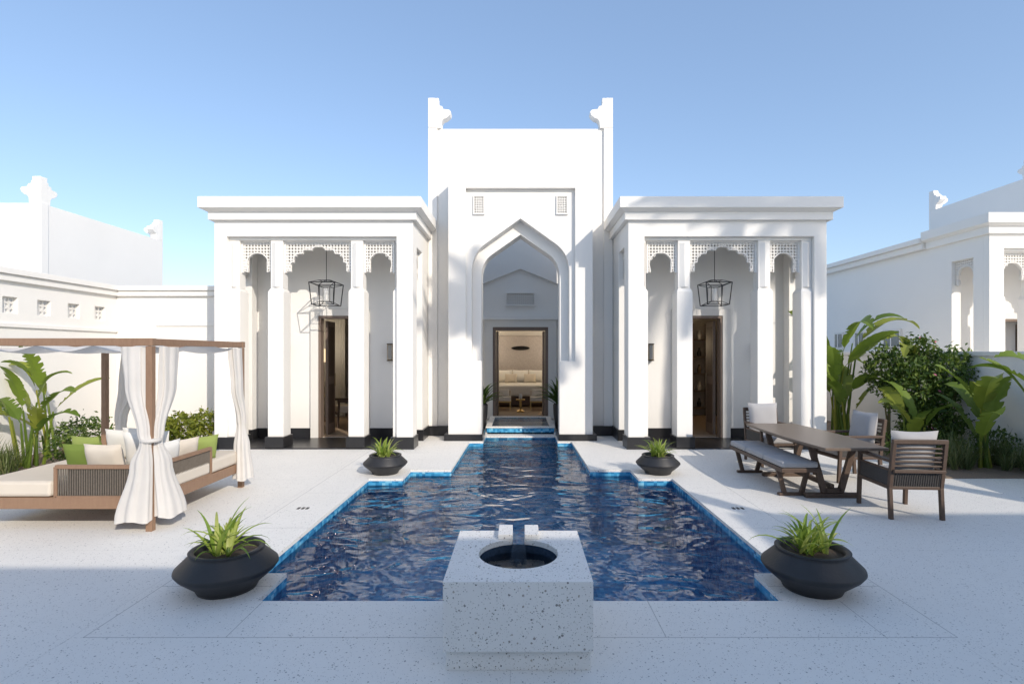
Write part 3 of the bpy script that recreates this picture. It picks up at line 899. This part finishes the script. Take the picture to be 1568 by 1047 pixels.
for x in (4.0, 6.5, 9): mb.box(x, x+.9, -2.6, -2.56, .1, 2.4, M['glass'])
mb.obj('villa_block', bv)

def palm(loc, H, seed, nf=24, L=2.0):
    rr = random.Random(seed); e = empty('palm_tree'); mb = MB(); loc = Vector(loc)
    p = loc.copy()
    for k in range(14):
        q = loc+Vector((.02*k*math.sin(seed), .015*k, H*(k+1)/14)); mb.cyl(p, q, .17-.005*k, .15-.005*k, 10, M['stem']); p = q
    mb.obj('trunk', e); mb = MB(); top = p
    for i in range(nf):
        az = rr.uniform(0, 2*PI); el = math.radians(rr.uniform(-15, 75)); S = 14; l = L*rr.uniform(.8, 1.1)
        q = top.copy(); side = Vector((-math.sin(az), math.cos(az), 0)); dr = rr.uniform(.8, 1.5)
        for k in range(S):
            t = k/S; ee = el-dr*t*t
            d = Vector((math.cos(az)*math.cos(ee), math.sin(az)*math.cos(ee), math.sin(ee)))
            q2 = q+d*l/S; mb.bar(q, q2, .03, M['stem'])
            ll = .45*math.sin(PI*min(1, (t*.85+.15)))+.06
            for sg in (-1, 1):
                for m in (0, .5):
                    b0 = q+(q2-q)*m; tip = b0+(side*sg*.8+d*.6+Vector((0, 0, -.25)))*ll
                    mb.add([b0-d*.042, b0+d*.042, tip], [(0, 1, 2)], M['leafd'])
            q = q2
    mb.obj('fronds', e, recalc=False)
palm((9.2, .3, 0), 9.4, 1, 18)
palm((6.7, -1.2, 0), 9.1, 2, 14, 1.8)
palm((11.2, -.6, 0), 10.3, 4, 16)

# ------------------------------------------------------------------ canopy daybed
def tube_curtain(mb, st, mat, folds=9, amp=.22, seg=80, sub=8, ph=0):
    rings = []
    for a, b in zip(st[:-1], st[1:]):
        for k in range(sub):
            t = k/sub; t = t*t*(3-2*t)
            rings.append([x+(y-x)*t for x, y in zip(a, b)])
            rings[-1][0] = a[0]+(b[0]-a[0])*k/sub
    rings.append(list(st[-1])); vs = []
    for j, (z, x, y, rx, ry) in enumerate(rings):
        for i in range(seg):
            a = 2*PI*i/seg
            f = 1+amp*math.sin(folds*a+ph+.35*math.sin(j*.12))*(.75+.25*math.sin(2*a+ph))+.09*math.sin(3*a+j*.06+ph)+.05*math.sin(5*a-j*.09)
            vs.append((x+rx*f*math.cos(a), y+ry*f*math.sin(a), z+(.012*math.sin(3*a+ph) if j == len(rings)-1 else 0)))
    n = seg
    fs = [(k*n+i, k*n+(i+1) % n, (k+1)*n+(i+1) % n, (k+1)*n+i) for k in range(len(rings)-1) for i in range(n)]
    mb.add(vs, fs, mat)

db = empty('canopy_daybed')
X0, X1, Y0, Y1 = -4.95, -3.33, 4.88, 6.46
wd = M['wood']
mb = MB()
for x in (X0, X1):
    for y in (Y0, Y1): mb.box(x-.028, x+.028, y-.028, y+.028, 0, 1.66, wd)
for y in (Y0, Y1): mb.box(X0-.035, X1+.035, y-.03, y+.03, 1.662, 1.73, wd)
for x in (X0, X1): mb.box(x-.03, x+.03, Y0+.031, Y1-.031, 1.665, 1.727, wd)
mb.box(X0+.03, X1-.03, Y0-.02, Y0+.02, .2, .3, wd); mb.box(X0+.03, X1-.03, Y1-.02, Y1+.02, .2, .3, wd)
mb.box(X0-.02, X0+.02, Y0+.03, Y1-.03, .2, .3, wd); mb.box(X1-.02, X1+.02, Y0+.03, Y1-.03, .2, .3, wd)
mb.box(X0+.02, X1-.02, Y0+.02, Y1-.02, .25, .3, wd)
def woven(mb, p0, p1, z0, z1, m=M['weave2']):
    p0 = Vector(p0); p1 = Vector(p1); d = (p1-p0); L = d.length; d.normalize()
    for a in (0, L): mb.bar(p0+d*a+Vector((0, 0, z0)), p0+d*a+Vector((0, 0, z1)), .03, wd)
    mb.bar(p0+Vector((0, 0, z1)), p1+Vector((0, 0, z1)), .036, wd); mb.bar(p0+Vector((0, 0, z0)), p1+Vector((0, 0, z0)), .03, wd)
    n = int(L/.021)
    for i in range(1, n):
        q = p0+d*L*i/n
        mb.cyl(q+Vector((0, 0, z0)), q+Vector((0, 0, z1)), .0078, .0078, 6, m)
woven(mb, (-4.18, Y0, 0), (X1-.04, Y0, 0), .30, .575)
woven(mb, (X1, Y0+.05, 0), (X1, 5.82, 0), .30, .575)
mb.box(-4.1, X1-.1, Y0+.02, Y0+.03, .31, .57, M['weave']); mb.box(X1-.03, X1-.02, Y0+.1, 5.8, .31, .57, M['weave'])
mb.obj('teak_frame', db, bevel=.004)
mb = MB()
mb.box(X0+.01, -4.22, Y0-.01, Y1-.02, .302, .445, M['beige'])
mb.box(-4.215, X1+.01, Y0+.06, 5.81, .302, .44, M['beige'])
mb.box(-4.215, X1+.015, 5.815, Y1-.02, .302, .445, M['beige'])
mb.obj('mattress', db, bevel=.03)
mb = MB()
G = M['green']; LM = M['lime']; WF = M['wfab']
pillow(mb, (-4.22, 5.25, .58), .34, .32, .13, rot(18, 0, 8), G)
pillow(mb, (-4.42, 5.55, .60), .34, .32, .13, rot(15, 0, -12), LM)
pillow(mb, (-3.92, 5.12, .60), .38, .30, .14, rot(14, 0, -5), M['beige'])
pillow(mb, (-3.75, 5.45, .64), .42, .36, .14, rot(12, 0, 12), WF)
pillow(mb, (-3.98, 5.75, .64), .42, .36, .14, rot(12, 0, 4), WF)
pillow(mb, (-3.5, 5.3, .58), .38, .32, .13, rot(10, 0, 80), WF)
pillow(mb, (-3.5, 5.6, .57), .36, .30, .13, rot(12, 0, 70), M['beige'])
pillow(mb, (-3.43, 5.85, .57), .32, .28, .13, rot(12, 0, 60), LM)
pillow(mb, (-4.35, 5.95, .6), .42, .34, .14, rot(12, 0, -10), WF)
mb.obj('cushions', db, smooth=True)
mb = MB()
C = M['curtain']
tube_curtain(mb, [(1.655, X1-.15, Y0-.01, .10, .03), (1.3, X1-.13, Y0-.02, .085, .035), (.88, X1-.04, Y0-.03, .05, .04), (.80, X1-.02, Y0-.04, .042, .035), (.6, X1-.06, Y0-.03, .085, .055), (.10, X1-.12, Y0-.04, .14, .08)], C, 7, .15)
tube_curtain(mb, [(1.655, X1+.02, Y0+.24, .03, .13), (1.3, X1+.03, Y0+.2, .04, .11), (.88, X1+.03, Y0+.06, .042, .055), (.80, X1+.03, Y0+.05, .035, .045), (.6, X1+.06, Y0+.07, .06, .09), (.12, X1+.10, Y0+.12, .10, .15)], C, 7, .15, ph=1)
mb.cyl((X1, Y0, .80), (X1, Y0, .83), .085, .085, 16, C)
tube_curtain(mb, [(1.655, X1, Y1-.12, .045, .12), (1.2, X1+.01, Y1-.1, .045, .10), (.80, X1+.02, Y1-.03, .045, .055), (.74, X1+.02, Y1-.03, .04, .045), (.5, X1+.04, Y1-.05, .07, .09), (.12, X1+.06, Y1-.06, .09, .12)], C, 7, .16, ph=2)
tube_curtain(mb, [(1.655, -4.62, Y1, .12, .04), (1.2, -4.66, Y1, .11, .05), (.80, -4.76, Y1, .06, .05), (.74, -4.76, Y1, .05, .045), (.5, -4.73, Y1, .08, .06), (.15, -4.72, Y1, .10, .08)], C, 7, .16, ph=3)
mb.obj('tied_curtains', db, smooth=True, recalc=False)
mb = MB(); vs = []; nx, ny = 30, 24
for i in range(nx+1):
    for j in range(ny+1):
        u, v = i/nx, j/ny
        vs.append((X0+.03+(X1-X0-.06)*u, Y0+.03+(Y1-Y0-.06)*v, 1.665-.055*abs(math.sin(u*PI*3))-.02*math.sin(v*9)))
mb.add(vs, [(i*(ny+1)+j, (i+1)*(ny+1)+j, (i+1)*(ny+1)+j+1, i*(ny+1)+j+1) for i in range(nx) for j in range(ny)], C)
mb.obj('canopy_cloth', db, smooth=True, recalc=False)

# ------------------------------------------------------------------ dining set
dt = empty('dining_table')
mb = MB()
out = []
tx0, tx1, ty0, ty1 = 3.10, 3.80, 5.55, 7.5
for k in range(13):
    t = k/12; out.append((tx0-.05*math.sin(PI*t)+.02, ty0+(ty1-ty0)*t))
for k in range(13):
    t = 1-k/12; out.append((tx1+.05*math.sin(PI*t)-.02, ty0+(ty1-ty0)*t))
mb.plate([out], 'XY', .595, .625, M['ttop'])
mb.box(3.2, 3.7, 5.9, 7.15, .545, .594, M['dwood'])
mb.obj('table_top', dt, bevel=.008)
mb = MB()
for y in (6.0, 7.05):
    mb.bar((3.22, y, .55), (3.36, y, .06), .05, M['dwood'], .06); mb.bar((3.68, y, .55), (3.54, y, .06), .05, M['dwood'], .06)
    mb.box(3.15, 3.75, y-.035, y+.035, .0, .05, M['dwood'])
    mb.bar((3.36, y, .08), (3.54, y, .08), .05, M['dwood'])
mb.bar((3.45, 6.0, .12), (3.45, 7.05, .12), .05, M['dwood'])
mb.obj('table_legs', dt, bevel=.004)
bn = empty('dining_bench')
mb = MB()
mb.box(2.86, 3.27, 5.93, 7.42, .29, .335, M['dwood'])
for y in (6.1, 7.25):
    mb.bar((2.90, y, .29), (2.97, y, .02), .035, M['dwood'], .05); mb.bar((3.23, y, .29), (3.16, y, .02), .035, M['dwood'], .05)
    mb.box(2.90, 3.23, y-.03, y+.03, 0, .03, M['dwood'])
mb.obj('bench_frame', bn, bevel=.004)
mb = MB()
for k in range(3): mb.box(2.865, 3.265, 5.935+k*.494, 6.42+k*.494, .336, .405, M['grey'])
mb.obj('bench_cushions', bn, bevel=.02)

def chair(loc, rz):
    e = empty('dining_armchair'); T = tfm(loc, math.radians(rz)); d = M['dwood']
    mb = MB(T)
    w = .235
    for x in (-w, w):
        mb.bar((x, 0, 0), (x, .02, .30), .034, d, .04); mb.bar((x, .02, .30), (x, -.045, .74), .034, d, .04)
        mb.bar((x, .56, 0), (x, .53, .56), .034, d, .04)
        mb.bar((x, -.02, .56), (x, .57, .565), .045, d, .028)
        mb.bar((x, .02, .30), (x, .54, .30), .034, d); mb.box(x-.008, x+.008, .04, .52, .31, .46, M['weave'])
        mb.bar((x, .02, .47), (x, .54, .47), .02, d)
    for z in (.30, .47): mb.bar((-w, .02-.06*(z > .4), z), (w, .02-.06*(z > .4), z), .03, d)
    mb.bar((-w, .54, .30), (w, .54, .30), .034, d)
    for k in range(21):
        x = -w+.02+(2*w-.04)*k/20; mb.bar((x, .015, .30), (x, -.015, .47), .017, M['weave'], .01)
    for k in range(6):
        z = .515+k*.043; mb.bar((-w, -.005-.03*(z-.5)*4, z), (w, -.005-.03*(z-.5)*4, z), .034, d, .014)
    mb.bar((-w-.015, -.048, .755), (w+.015, -.048, .755), .04, d)
    mb.box(-w, w, .03, .54, .31, .325, d)
    mb.obj('chair_frame', e, bevel=.004)
    mb = MB(T); mb.box(-.215, .215, .06, .56, .327, .415, M['grey'])
    mb.obj('seat_cushion', e, bevel=.025)
    mb = MB(T); pillow(mb, (0, .06, .63), .44, .45, .15, rot(8), M['grey']); mb.obj('back_cushion', e, smooth=True)
chair((3.80, 5.20, 0), -4)
chair((4.45, 6.95, 0), 95)
chair((3.62, 8.15, 0), 180)

mb = MB()
for sx in (-1, 1):
    for k in range(3): mb.box(*sorted((sx*(2.18+k*.045), sx*(2.205+k*.045))), 5.55, 5.61, 0, .004, M['metal'])
mb.obj('depth_markers')

# ------------------------------------------------------------------ camera, light, sky
cam = bpy.data.cameras.new('camera'); co = bpy.data.objects.new('camera', cam); scene.collection.objects.link(co)
co.location = (0, 0, 1.6); co.rotation_euler = (PI/2, 0, 0)
cam.sensor_width = 36; cam.lens = 36*830/1568; cam.shift_x = -13/1568; cam.shift_y = 16.5/1568; cam.clip_end = 500; cam.clip_start = .05
scene.camera = co
d = Vector((-.75, 1.1, -.72))
L = bpy.data.lights.new('sun', 'SUN'); L.energy = 3.6; L.angle = math.radians(.5); L.color = (1, .91, .79)
so = bpy.data.objects.new('sun', L); scene.collection.objects.link(so); so.rotation_euler = d.to_track_quat('-Z', 'Y').to_euler(); so.location = (10, -15, 12)
w = bpy.data.worlds.new('World'); scene.world = w; w.use_nodes = True
nt = w.node_tree; bg = nt.nodes['Background']
sk = nt.nodes.new('ShaderNodeTexSky'); sk.sky_type = 'NISHITA'; sk.sun_disc = False
sk.sun_elevation = math.atan2(.72, math.hypot(.75, 1.1)); sk.sun_rotation = math.atan2(.75, -1.1)
sk.air_density = 1.0; sk.dust_density = 1.2; sk.ozone_density = 1.2
hz = nt.nodes.new('ShaderNodeMix'); hz.data_type = 'RGBA'; hz.blend_type = 'ADD'; hz.inputs[0].default_value = 1
nt.links.new(sk.outputs[0], hz.inputs[6]); hz.inputs[7].default_value = (.80, 1.22, 2.0, 1)
nt.links.new(hz.outputs[2], bg.inputs[0]); bg.inputs[1].default_value = .15
scene.view_settings.view_transform = 'Standard'; scene.view_settings.look = 'None'; scene.view_settings.exposure = 0
